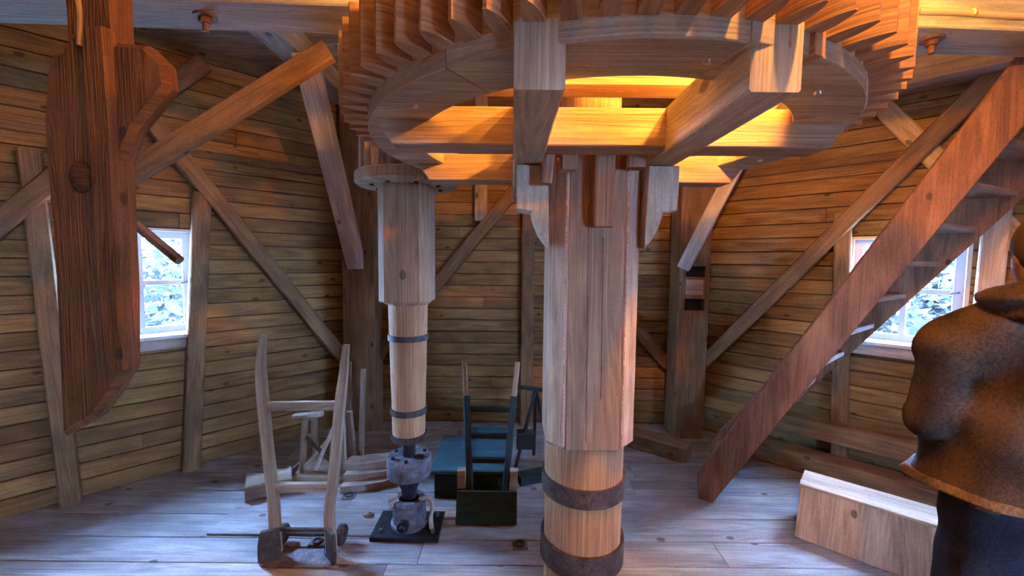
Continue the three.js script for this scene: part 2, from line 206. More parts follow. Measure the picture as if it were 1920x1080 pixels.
// tie beam across the room
{
  const A = [-2.9, 2.745, -1.655], B = [3.2, 2.745, -1.92]; const t = thing('tie_beam', 'great grey tie beam crossing the room over the gear wheel', 'beam', A);
  const g = span(A, B, 0.25, 0.215, [0.04, 0, 1], 0.006); g.translate(-A[0], -A[1], -A[2]); part('beam', g, M.tie, t);
  const onTie = (x, dz = 0) => -1.655 - (x + 2.9) * (0.265 / 6.1) + dz;
  for (const [x, dz] of [[-1.25, 0], [1.8, 0.02]]) { part('bolt', [at(cyl(0.042, 0.042, 0.008, 16), x - A[0], 2.616 - A[1], onTie(x, dz) - A[2]), at(cyl(0.024, 0.024, 0.02, 6), x - A[0], 2.602 - A[1], onTie(x, dz) - A[2]), at(cyl(0.012, 0.012, 0.05, 10), x - A[0], 2.585 - A[1], onTie(x, dz) - A[2])], M.rust, t); }
  // cable and its clips on the front face
  const c = []; for (let i = 0; i <= 12; i++) { const x = 1.02 + i * 0.16; c.push([x, 2.672 + 0.004 * Math.sin(i * 1.7), onTie(x, 0.118)]); }
  const cb = tag(obj('cable', tube(c, 0.012, 80, 10), M.cable), 'yellowish cable clipped along the lit face of the tie beam', 'cable');
  for (const x of [1.62, 1.86, 2.1, 2.35]) part('clip', at(new THREE.TorusGeometry(0.015, 0.004, 6, 12, Math.PI * 1.2), x, 2.672, onTie(x, 0.118), 0, Math.PI / 2, 0), M.cable, cb);
}
// two bare bulbs hanging in front of the tie beam, above the picture
for (const [p, power, label] of LAMPS) {
  const t = thing('hanging_lamp', label, 'lamp', p, 0), c = H - p[1] - 0.06;
  part('bulb', new THREE.SphereGeometry(0.035, 16, 12), new THREE.MeshStandardMaterial({ color: 0x000000, emissive: lin(1, 0.62, 0.28), emissiveIntensity: 12 }), t);
  part('holder', at(cyl(0.022, 0.03, 0.06, 16), 0, 0.06, 0), M.white, t); part('cord', at(cyl(0.005, 0.005, c, 8), 0, 0.08 + c / 2, 0), M.white, t);
  const L = new THREE.PointLight(new THREE.Color().setRGB(1, 0.39, 0.06), power); L.position.set(...p); L.castShadow = true; L.shadow.radius = 1.4; L.name = 'bulb_light'; scene.add(L);
}
// massive hanging post in front of the tie beam
{
  const q = (x, h) => [(-1.80 + (x + 1.80) * 0.87) * 0.8875 - 0.015, 1.62 + (h - 1.65) * 0.8875];
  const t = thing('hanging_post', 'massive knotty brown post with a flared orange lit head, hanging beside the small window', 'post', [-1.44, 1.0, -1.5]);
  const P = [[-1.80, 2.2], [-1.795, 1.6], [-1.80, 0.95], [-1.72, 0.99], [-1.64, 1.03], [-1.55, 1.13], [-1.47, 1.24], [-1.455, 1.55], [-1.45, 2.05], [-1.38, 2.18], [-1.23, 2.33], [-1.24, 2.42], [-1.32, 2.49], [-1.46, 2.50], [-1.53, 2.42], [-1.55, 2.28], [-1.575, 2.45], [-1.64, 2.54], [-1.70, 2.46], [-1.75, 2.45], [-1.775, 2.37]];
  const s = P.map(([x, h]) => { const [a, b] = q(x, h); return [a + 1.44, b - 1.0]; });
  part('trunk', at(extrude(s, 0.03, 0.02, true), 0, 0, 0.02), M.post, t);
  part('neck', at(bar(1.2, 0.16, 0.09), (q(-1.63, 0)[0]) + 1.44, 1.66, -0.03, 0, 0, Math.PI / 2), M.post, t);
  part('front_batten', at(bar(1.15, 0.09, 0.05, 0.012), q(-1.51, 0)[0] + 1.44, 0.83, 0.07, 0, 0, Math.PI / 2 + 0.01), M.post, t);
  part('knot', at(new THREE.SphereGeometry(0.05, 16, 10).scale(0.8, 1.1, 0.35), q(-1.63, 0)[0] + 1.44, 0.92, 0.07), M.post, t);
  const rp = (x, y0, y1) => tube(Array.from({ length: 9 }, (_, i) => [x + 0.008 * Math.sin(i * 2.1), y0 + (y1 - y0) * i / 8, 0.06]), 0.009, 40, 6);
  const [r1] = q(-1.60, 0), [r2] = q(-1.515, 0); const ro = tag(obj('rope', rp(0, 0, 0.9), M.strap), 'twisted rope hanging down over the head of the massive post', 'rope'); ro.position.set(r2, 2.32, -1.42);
}
timber('wooden_lever', 'dark slat jutting out across the upper pane of the small window', 'slat', [-1.44, 1.772, -1.58], [-1.25, 1.625, -1.555].map((v, i) => [-1.262, 1.635, -1.56][i]), 0.032, 0.03, [0, 0, 1], M.timberDark);
timber('tie_brace', 'dark slanting brace with one orange lit stretch, meeting the tie beam by the wheel', 'brace', [-1.84, 1.95, -1.88], [-0.83, 2.575, -1.9], 0.095, 0.05, [0, 0, 1], M.timber);

// ---------- main shaft ----------
const AX = 0.315, AZ = -1.717;
{
  const t = thing('main_shaft', 'thick upright wooden main shaft, octagonal above and round below, banded with iron', 'shaft', [AX, 0, AZ]);
  const w = 0.173, f = 0.1; const oct = [[-f, w], [f, w], [w, f], [w, -f], [f, -w], [-f, -w], [-w, -f], [-w, f]].map(([x, z]) => [x, -z]);
  const g = extrude(oct, 1.25, 0.006); g.rotateX(-Math.PI / 2); const u = g.attributes.uv, p = g.attributes.position, n = g.attributes.normal; for (let i = 0; i < u.count; i++) if (Math.abs(n.getY(i)) < 0.9) u.setXY(i, p.getY(i), Math.atan2(p.getZ(i), p.getX(i)) * 0.17 + 0.3);
  g.translate(0, 0.92, 0); part('octagonal_shaft', g, M.agedPine, t);
  part('round_shaft', at(cyl(0.16, 0.167, 0.92, 48), 0, 0.46, 0), M.newPine, t);
  part('upper_journal', at(cyl(0.12, 0.12, 0.46, 32), 0, 2.39, 0), M.agedPine, t);
  // mouldings: pale corner staves that end in a point below the wheel
  for (const s of [-1, 1]) { const k = extrude([[-0.045, 0], [0.045, 0], [0.045, 1.06], [0.01, 1.11], [-0.045, 1.05]].map(([x, y]) => [x * s, y]), 0.02, 0.004, true); part('corner_stave', at(k, s * 0.1295, 0.93, 0.1295, 0, s * Math.PI / 4, 0), M.stave, t); }
  for (const [y, r, hh] of [[0.715, 0.17, 0.075], [0.43, 0.172, 0.10]]) part('iron_hoop', at(lathe([[r - 0.004, -hh / 2], [r + 0.007, -hh / 2], [r + 0.007, hh / 2], [r - 0.004, hh / 2]], 48), 0, y, 0), M.hoop, t);
  for (const [x, y0, y1] of [[-0.028, 0.95, 1.86], [0.027, 1.12, 1.74]]) part('crack', at(box(0.004, y1 - y0, 0.004, 0.001), x, (y0 + y1) / 2, 0.1726, 0, 0, 0.012), M.timberDark, t);
  // wedges and cleats between shaft and wheel arms
  for (const [x, w2, y0, y1] of [[-0.117, 0.058, 1.975, 2.06], [0.012, 0.072, 1.775, 2.05], [0.125, 0.066, 1.985, 2.06]]) part('wedge', at(bar(y1 - y0, w2, 0.06, 0.006), x, (y0 + y1) / 2, 0.205, 0, 0, Math.PI / 2), M.agedPine, t);
  part('wedge', at(bar(0.11, 0.036, 0.05), -0.19, 1.98, 0.22, 0, 0, Math.PI / 2 - 0.1), M.agedPine, t);
  for (const s of [-1, 1]) { const sh = new THREE.Shape(); sh.moveTo(-0.30 * 1, 2.005); sh.lineTo(-0.185, 2.005); sh.lineTo(-0.178, 1.70); sh.quadraticCurveTo(-0.225, 1.74, -0.245, 1.83); sh.lineTo(-0.30, 1.84); sh.closePath(); const k = extrude(sh, 0.10, 0.004, true, 10); if (s > 0) k.rotateY(Math.PI); part('corbel', at(k, 0, 0, s > 0 ? 0.17 : 0.07), M.gear, t); }
}

// ---------- great spur wheel ----------
{
  const t = thing('gear_wheel', 'great wooden spur gear wheel with radial teeth, mounted around the main shaft', 'gear wheel', [AX, 0, AZ]);
  const arc = (r0, r1, a0, a1, h) => { const s = new THREE.Shape(); s.absarc(0, 0, r1, a0, a1, false); s.absarc(0, 0, r0, a1, a0, true); s.closePath(); const g = new THREE.ExtrudeGeometry(s, { depth: h, bevelEnabled: true, bevelThickness: 0.003, bevelSize: 0.003, bevelOffset: -0.003, bevelSegments: 1, curveSegments: 16 }); g.rotateX(-Math.PI / 2); const o = rnd(); const u = g.attributes.uv; for (let i = 0; i < u.count; i++) u.setXY(i, u.getX(i) + o, u.getY(i) + o); return g; };
  for (let i = 0; i < 8; i++) { const a0 = i * Math.PI / 4 + 0.2; part('felloe', at(arc(0.685, 0.86, a0, a0 + Math.PI / 4 - 0.003, 0.20), 0, 2.103, 0), M.gear, t); }
  const N = 72, sh = new THREE.Shape(); sh.moveTo(0.84, -0.022); sh.lineTo(0.885, -0.0225); sh.quadraticCurveTo(0.925, -0.0195, 0.949, -0.004); sh.lineTo(0.949, 0.004); sh.quadraticCurveTo(0.925, 0.0195, 0.885, 0.0225); sh.lineTo(0.84, 0.022); sh.closePath();
  const tg = [0, 1, 2].map(() => { const g = new THREE.ExtrudeGeometry(sh, { depth: 0.192, bevelEnabled: false, curveSegments: 4 }); const o = rnd(), u = g.attributes.uv; for (let i = 0; i < u.count; i++) u.setXY(i, u.getX(i) * 1 + o, u.getY(i) + o); g.rotateX(-Math.PI / 2); return g; });
  const tm = [M.tooth, wood(lin(0.56, 0.34, 0.18), WA), wood(lin(0.66, 0.43, 0.26), WC)];
  for (let i = 0; i < N; i++) { const m = part('tooth', tg[i % 3], tm[Math.floor(rnd() * 3)], t); m.rotation.y = (i + 0.35) * 2 * Math.PI / N; m.position.y = 2.144; }
  for (const dz of [0.30, -0.30]) { { const g = extrude([[-0.71, -0.061], [0.71, -0.061], [0.80, 0.061], [-0.80, 0.061]], 0.108, 0.004); g.translate(0, 0, -0.054); part('arm', at(g, 0, 2.084, dz), M.arm, t); } part('upper_arm', at(bar(1.26, 0.11, 0.10, 0.005), 0, 2.27, dz), M.arm, t); }
  for (const dx of [-0.262, 0.232]) part('arm', at(bar(1.66, 0.145, 0.108, 0.005), dx, 2.08, 0, 0, Math.PI / 2, 0), M.gear, t);
  for (let i = 0; i < 12; i++) { const a = i * Math.PI / 6 + 0.15; part('bolt', at(cyl(0.009, 0.011, 0.012, 6), 0.775 * Math.cos(a), 2.098, -0.775 * Math.sin(a)), M.bright, t); }
  for (const a of [-1.25, -1.165]) part('end_wedge', at(box(0.05, 0.055, 0.036), 0.845 * Math.cos(a), 2.125, -0.845 * Math.sin(a), 0, a, 0), M.newPine, t);
}

// ---------- lantern pinion and its shaft ----------
const PX = -0.617, PZ = -2.431;
{
  const t = thing('lantern_pinion', 'round lantern pinion with upright staves between two discs, meshing with the wheel', 'pinion', [PX, 2.07, PZ]);
  part('lower_disc', at(lathe([[0, 0], [0.28, 0], [0.29, 0.01], [0.29, 0.06], [0.28, 0.07], [0, 0.07]], 48), 0, 0, 0), M.gear, t);
  part('upper_disc', at(lathe([[0, 0], [0.28, 0], [0.29, 0.01], [0.29, 0.06], [0.28, 0.07], [0, 0.07]], 48), 0, 0.38, 0), M.gear, t);
  for (let i = 0; i < 20; i++) { const a = i * Math.PI / 10 + 0.1; part('stave', at(cyl(0.017, 0.017, 0.31, 14), 0.25 * Math.cos(a), 0.225, 0.25 * Math.sin(a)), M.timberPale, t); }
  for (let i = 0; i < 8; i++) { const a = i * Math.PI / 4 + 0.3; part('bolt', at(cyl(0.012, 0.014, 0.01, 10), 0.2 * Math.cos(a), -0.004, 0.2 * Math.sin(a)), M.darkIron, t); }
}
{
  const t = thing('pinion_shaft', 'slim upright shaft with a square wooden sleeve and iron bands below the pinion', 'shaft', [PX, 0, PZ]);
  const w = 0.143, f = 0.098; const P = [[-f, -w], [f, -w], [w, -f], [w, f], [f, w], [-f, w], [-w, f], [-w, -f]];
  const g = extrude(P, 0.66, 0.008); g.rotateX(-Math.PI / 2); const u = g.attributes.uv, p = g.attributes.position, n = g.attributes.normal; for (let i = 0; i < u.count; i++) if (Math.abs(n.getY(i)) < 0.9) u.setXY(i, p.getY(i), Math.atan2(p.getZ(i), p.getX(i)) * 0.15 + 0.2);
  g.translate(0, 1.41, 0); part('sleeve', g, M.agedPine, t);
  part('sleeve_lip', at(lathe([[0.105, 0], [0.135, 0.012], [0.15, 0.035], [0.10, 0.035]], 8), 0, 1.378, 0, 0, Math.PI / 8, 0), M.agedPine, t);
  part('round_shaft', at(cyl(0.096, 0.115, 0.83, 40), 0, 0.985, 0), M.newPine, t);
  part('upper_shaft', at(cyl(0.10, 0.10, 0.31, 32), 0, 2.295, 0), M.agedPine, t);
  for (const [y, r] of [[1.19, 0.115], [0.745, 0.106], [0.585, 0.103]]) part('iron_band', at(lathe([[r - 0.012, -0.017], [r + 0.004, -0.017], [r + 0.004, 0.017], [r - 0.012, 0.017]], 40), 0, y, 0), M.iron, t);
  part('spindle', at(cyl(0.036, 0.04, 0.13, 24), 0, 0.515, 0), M.darkIron, t);
  const c = part('coupling', at(lathe([[0, 0], [0.12, 0], [0.132, 0.012], [0.132, 0.11], [0.126, 0.122], [0, 0.122]], 40), 0, 0.335, 0), M.greyIron, t);
  for (let i = 0; i < 6; i++) { const a = i * Math.PI / 3 + 0.45; part('bolt', at(cyl(0.011, 0.011, 0.014, 6), 0.1 * Math.cos(a), 0.463, 0.1 * Math.sin(a)), M.darkIron, c); }
  part('neck', at(lathe([[0.045, 0], [0.05, 0.05], [0.075, 0.12], [0.06, 0.14]], 28), 0, 0.2, 0), M.darkIron, t);
  const b = thing('footstep_bearing', 'dark iron footstep bearing on a flat base plate under the slim shaft', 'bearing', [PX, 0, PZ]);
  part('base_plate', at(box(0.40, 0.028, 0.26), 0, 0.014, 0.01), M.darkIron, b);
  part('housing', at(lathe([[0, 0], [0.11, 0], [0.112, 0.02], [0.1, 0.03], [0.1, 0.15], [0.088, 0.165], [0.055, 0.165]], 36), 0, 0.028, 0), M.greyIron, b);
  part('boss', [at(cyl(0.034, 0.034, 0.05, 18), -0.01, 0.08, 0.105, Math.PI / 2), at(cyl(0.016, 0.016, 0.03, 10), -0.01, 0.08, 0.14, Math.PI / 2)], M.darkIron, b);
  for (const [x, z] of [[-0.15, 0.09], [0.16, 0.09], [0.16, -0.07]]) part('bolt', at(cyl(0.012, 0.012, 0.02, 6), x, 0.036, z), M.greyIron, b);
  part('grease_pipe', tube([[0.07, 0.19, 0.02], [0.12, 0.21, 0.03], [0.15, 0.17, 0.04], [0.14, 0.10, 0.05], [0.145, 0.03, 0.05]], 0.015, 24, 8), M.pale, b);
  part('lug', at(box(0.06, 0.05, 0.06), -0.09, 0.19, 0.03, 0, 0.4, 0.2), M.pale, b);
}

// ---------- stair ----------
{
  const e = [0.857, 0, 0.515]; const t = thing('stair', 'steep reddish ladder stair with open treads, one stretch lit orange', 'stair', [1.33, 0, -2.76]);
  t.rotation.y = Math.atan2(-e[2], e[0]); // local X along the run, local Z towards the camera side
  const W = 0.66, up = (h) => -0.125 + 0.54 * h, lo = (h) => 0.077 + 0.549 * h, fup = (h) => -0.13 + 0.705 * h, flo = (h) => 0.115 + 0.725 * h;
  part('stringer', at(extrude([[-0.03, 0.17], [-0.012, 0.0], [0.077, 0.0], [lo(2.7), 2.7], [up(2.7), 2.7]], 0.05, 0.005, true), 0, 0, -0.05), M.stair, t);
  part('stringer', at(extrude([[0.0, 0.19], [0.0, 0.0], [0.115, 0.0], [flo(2.7), 2.7], [fup(2.7), 2.7]], 0.05, 0.005, true), 0, 0, -W), M.stair, t);
  for (let k = 0; k < 12; k++) { const h = 0.2 + 0.21 * k, a = (up(h) + lo(h)) / 2, b = (fup(h) + flo(h)) / 2; part('tread', span([a, h - 0.016, -0.05], [b, h - 0.016, -W + 0.05], 0.032, 0.17, [1, 0, 0], 0.004), M.stairTread, t); }
}

// ---------- tan board ----------
{
  const t = thing('panel_bin', 'tan wooden bin with a smooth sloping front beside the stair foot', 'bin', [1.73, 0, -2.384]); t.rotation.y = Math.atan2(-0.67, 0.742);
  const L = 0.85;
  part('front_panel', span([L / 2, 0.0, 0], [L / 2, 0.26, -0.13], L, 0.022, [0, 0.35, 1], 0.003), M.board, t);
  for (const x of [0.02, L - 0.02]) part('side_panel', at(extrude([[0.014, 0], [0.34, 0], [0.34, 0.25], [0.135, 0.25]], 0.02, 0.002), x - 0.0, 0, 0, 0, Math.PI / 2, 0), M.board, t);
  part('back_panel', at(box(L, 0.26, 0.02), L / 2, 0.13, -0.35), M.board, t); part('lid', at(box(L + 0.01, 0.016, 0.235, 0.003), L / 2, 0.268, -0.245), M.board, t);
}

// ---------- sack truck of bare wood ----------
{
  const t = thing('sack_truck', 'old bare wooden sack truck with curved handles standing upright on its toe plate', 'hand truck', [-1.14, 0, -2.2]);
  const rail = (pts) => { const g = []; const P = pts.map((p) => V(p)); const c = new THREE.CatmullRomCurve3(P); const n = 22; const pos = [], idx = [], uv = []; let L = 0; const Lt = c.getLength();
    for (let i = 0; i <= n; i++) { const k = i / n, q = c.getPointAt(k), w = 0.024 - 0.009 * Math.max(0, k - 0.75) * 4, d = 0.021 - 0.006 * Math.max(0, k - 0.75) * 4; for (const [a, b] of [[-1, -1], [1, -1], [1, 1], [-1, 1], [-1, -1]]) { pos.push(q.x + a * w, q.y, q.z + b * d); uv.push(k * Lt, (a + b) * 0.04); } }
    for (let i = 0; i < n; i++) for (let j = 0; j < 4; j++) { const a = i * 5 + j; idx.push(a, a + 5, a + 1, a + 1, a + 5, a + 6); } const o = n * 5; idx.push(o, o + 3, o + 2, o, o + 2, o + 1);
    const gg = new THREE.BufferGeometry(); gg.setAttribute('position', new THREE.Float32BufferAttribute(pos, 3)); gg.setAttribute('uv', new THREE.Float32BufferAttribute(uv, 2)); gg.setIndex(idx); const f = gg.toNonIndexed(); f.computeVertexNormals(); return f; };
  const zt = (h) => 0.03 - 0.06 * h;
  part('rail', rail([[-0.15, 0.02], [-0.168, 0.31], [-0.20, 0.582], [-0.222, 0.79], [-0.242, 1.03], [-0.238, 1.14], [-0.228, 1.225]].map(([x, h]) => [x, h, zt(h)])), M.truck, t);
  part('rail', rail([[0.155, 0.03], [0.143, 0.25], [0.162, 0.435], [0.18, 0.65], [0.2, 0.884], [0.218, 1.05], [0.228, 1.175]].map(([x, h]) => [x, h, zt(h)])), M.truck, t);
  for (const [h, w, hh] of [[0.835, 0.40, 0.05], [0.385, 0.31, 0.05]]) part('crossbar', at(box(w, hh, 0.03, 0.004), -0.012, h, zt(h), 0, 0, 0.02), M.truck, t);
  part('tie_rod', at(cyl(0.011, 0.011, 0.30, 12), 0, 0.15, zt(0.15), 0, 0, Math.PI / 2), M.truckDark, t);
  part('toe_plate', at(box(0.36, 0.008, 0.14, 0.002), 0.0, 0.006, 0.05), M.greyIron, t);
  for (const s of [-1, 1]) { const sh = new THREE.Shape(); sh.moveTo(-0.055, 0.0); sh.lineTo(0.05, 0.0); sh.quadraticCurveTo(0.06, 0.08, 0.045, 0.17); sh.lineTo(-0.04, 0.17); sh.quadraticCurveTo(-0.06, 0.12, -0.055, 0); part('side_plate', at(extrude(sh, 0.018, 0.002), s * 0.17, 0.004, 0.055, 0, s > 0 ? -0.75 : 0.35, 0), M.truckDark, t);
    const wh = part('wheel', at(lathe([[0.012, -0.018], [0.05, -0.018], [0.056, -0.01], [0.056, 0.01], [0.05, 0.018], [0.012, 0.018], [0.012, -0.018]], 28), s * 0.17, 0.06, -0.07, 0, 0, Math.PI / 2), M.truckDark, t); }
  part('axle', at(cyl(0.011, 0.011, 0.36, 12), 0, 0.06, -0.07, 0, 0, Math.PI / 2), M.truckDark, t);
}
// ---------- green sack truck ----------
{
  const t = thing('sack_truck', 'dark green sack truck with pale handle ends in front of the teal chest', 'hand truck', [-0.145, 0, -2.52]);
  const zt = (h) => -0.42 * h; const P = (x, h, o = 0) => [x, h, zt(h) + o];
  for (const s of [-1, 1]) { part('rail', span(P(s * 0.105, 0.04), P(s * 0.165, 0.70), 0.045, 0.035, [0, 0, 1]), M.green, t); part('handle', span(P(s * 0.165, 0.68), P(s * 0.19, 0.92), 0.036, 0.034, [0, 0, 1]), M.agedPine, t);
    part('wheel', at(lathe([[0.01, -0.02], [0.05, -0.02], [0.06, -0.012], [0.06, 0.012], [0.05, 0.02], [0.01, 0.02], [0.01, -0.02]], 28), s * 0.165, 0.062, -0.10, 0, 0, Math.PI / 2), M.truckDark, t);
    part('wheel_cheek', at(box(0.05, 0.12, 0.05), s * 0.17, 0.235, -0.06), M.pale, t); }
  for (const [h, w] of [[0.32, 0.24], [0.46, 0.27], [0.62, 0.3]]) part('crossbar', span(P(-w / 2, h), P(w / 2, h), 0.04, 0.025, [0, 0, 1]), M.green, t);
  part('toe_board', at(box(0.38, 0.19, 0.022), 0, 0.1, 0.04, -0.25), M.green, t);
  part('axle', at(cyl(0.01, 0.01, 0.37, 10), 0, 0.062, -0.10, 0, 0, Math.PI / 2), M.truckDark, t);
}
{ // teal chest
  const t = thing('chest', 'low teal painted wooden chest behind the green sack truck', 'chest', [-0.27, 0, -2.98]);
  part('body', at(box(0.50, 0.19, 0.5), 0, 0.095, 0), M.green, t); part('lid', at(box(0.55, 0.03, 0.56, 0.006), 0, 0.205, 0), M.teal, t);
  part('back_board', at(extrude((() => { const s = new THREE.Shape(); s.moveTo(-0.15, 0); s.lineTo(0.15, 0); s.lineTo(0.145, 0.10); s.quadraticCurveTo(0, 0.14, -0.145, 0.10); s.closePath(); return s; })(), 0.02, 0.003), 0.09, 0.22, -0.22), M.teal, t);
  const p = tag(obj('plank', at(bar(0.42, 0.06, 0.12), 0, 0.03, 0, 0, 0.35, 0), M.green), 'greenish offcut of plank on the floor between chest and main shaft', 'plank'); p.position.set(0.26, 0, -3.02);
  const q = tag(obj('floor_plank', at(bar(0.3, 0.022, 0.10), 0, 0.011, 0), M.pale), 'pale short board lying beside the footstep bearing', 'plank'); q.position.set(-0.40, 0, -2.56);
}
{ // dark iron stand by the far wall
  const t = thing('iron_stand', 'dark iron tripod stand with a hanging box against the far wall', 'stand', [0.2, 0, -3.25]);
  for (const [x, z] of [[-0.16, 0.1], [0.14, 0.1], [0.0, -0.14]]) part('leg', span([x, 0, z], [0, 0.62, 0], 0.025, 0.025, [0, 0, 1]), M.dark, t);
  part('top_bar', span([-0.16, 0.64, 0.02], [0.2, 0.60, 0.02], 0.03, 0.03), M.darkIron, t); part('box', at(box(0.14, 0.13, 0.1), -0.08, 0.22, 0.05), M.dark, t);
  part('chain', tube([[0, 0.6, 0.02], [-0.05, 0.45, 0.05], [-0.08, 0.28, 0.05]], 0.012, 20, 6), M.darkIron, t);
}
{ // trestle and boards in the far corner
  const t = thing('trestle', 'small weathered trestle with crossed slats behind the bare wooden sack truck', 'trestle', [-1.42, 0, -3.06]);
  for (const x of [-0.12, 0.17]) for (const z of [-0.1, 0.1]) part('leg', span([x * 1.05, 0.06, z], [x * 0.95, 0.46, z * 0.7], 0.045, 0.035), M.truck, t);
  part('top_rail', span([-0.19, 0.475, 0.08], [0.02, 0.50, 0.08], 0.035, 0.05), M.pale, t);
  part('slat', span([-0.09, 0.12, 0.115], [0.15, 0.40, 0.10], 0.028, 0.015), M.truck, t); part('slat', span([0.14, 0.12, 0.13], [-0.08, 0.34, 0.13], 0.028, 0.015), M.truckDark, t); part('slat', span([-0.01, 0.1, 0.145], [0.15, 0.46, 0.145], 0.028, 0.015), M.pale, t);
  part('foot_rail', at(box(0.42, 0.05, 0.3), 0.03, 0.03, 0), M.truck, t);
  timber('upright_board', 'tall pale board with a hole standing on end behind the trestle', 'board', [-1.38, 0.0, -3.32], [-1.40, 0.78, -3.42], 0.1, 0.022, [0, 0, 1], M.truck);
  timber('upright_board', 'narrow pale lath standing between the sack truck and the corner post', 'board', [-1.2, 0.0, -3.2], [-1.25, 0.72, -3.42], 0.045, 0.022, [0, 0, 1], M.pale);
  const bl = thing('wood_block', 'pale squared wooden block lying on the floor by the wall', 'block', [-1.70, 0, -2.80], 0.5);
  part('block', at(box(0.28, 0.11, 0.17, 0.008), 0, 0.055, 0), M.truck, bl);
  for (const [i, [x, z, y, L, r, lab]] of [[-0.93, -2.93, 0.0, 0.55, 0.5, 'lowest curved rim piece of the stack behind the sack truck'], [-0.95, -2.97, 0.052, 0.5, 0.42, 'middle curved rim piece of the stack behind the sack truck'], [-0.97, -3.01, 0.104, 0.48, 0.36, 'topmost curved rim piece of the stack behind the sack truck']].entries()) {
    const s = new THREE.Shape(); s.absarc(0, 0, 0.75, Math.PI / 2 - L * 0.75, Math.PI / 2 + L * 0.75, false); s.absarc(0, 0, 0.62, Math.PI / 2 + L * 0.75, Math.PI / 2 - L * 0.75, true); s.closePath();
    const g = extrude(s, 0.044, 0.004, false, 12); g.rotateX(Math.PI / 2); g.translate(0, 0.05, -0.68); g.rotateY(r); const m = tag(obj('rim_piece', g, M.pale), lab, 'rim piece', 'stacked curved rim pieces'); m.position.set(x, y, z); }
  timber('long_board', 'long grey board lying on the floor from the rim pieces towards the far wall', 'board', [-0.9, 0.06, -3.35], [-0.5, 0.06, -3.75], 0.03, 0.12, [0, 1, 0], M.truck);
}
// ---------- small things on the floor ----------
{
  const h = tag(obj('floor_hatch', at(box(1.36, 0.012, 0.27, 0.002), 0, 0.006, 0), M.hatch), 'smooth blue-grey hatch board let into the floor before the slim shaft', 'hatch'); h.position.set(-1.12, 0, -2.47);
  for (const [x, z, r, lab] of [[-1.118, -2.756, 0.1, 'square iron floor plate with ring behind the bare wooden sack truck'], [-1.116, -2.285, 0.0, 'square iron floor plate with ring under the bare wooden sack truck'], [0.062, -2.28, 0.05, 'square iron floor plate with ring near the main shaft']]) {
    const t = thing('ring_plate', lab, 'floor plate', [x, z < -2.4 && z > -2.65 ? 0.012 : 0, z], r); part('plate', at(box(0.085, 0.006, 0.085, 0.002), 0, 0.003, 0), M.greyIron, t); part('ring', at(new THREE.TorusGeometry(0.024, 0.006, 8, 24), 0, 0.011, 0, Math.PI / 2), M.iron, t); }
  const lump = (x, z, s, lab, mat) => { const g = new THREE.IcosahedronGeometry(s, 1); const p = g.attributes.position; for (let i = 0; i < p.count; i++) { const k = 0.75 + 0.5 * Math.abs(Math.sin(p.getX(i) * 190 + p.getY(i) * 130 + p.getZ(i) * 170)); p.setXYZ(i, p.getX(i) * k, Math.max(-s * 0.4, p.getY(i) * k * 0.6), p.getZ(i) * k); } g.computeVertexNormals(); const m = tag(obj('wood_chip', g, mat), lab, 'chip'); m.position.set(x, s * 0.4 + 0.012, z); };
  lump(-0.91, -2.52, 0.024, 'pale crumpled scrap on the floor hatch', M.truck); lump(-0.775, -2.43, 0.016, 'small dark scrap next to the base plate', M.dark);
}

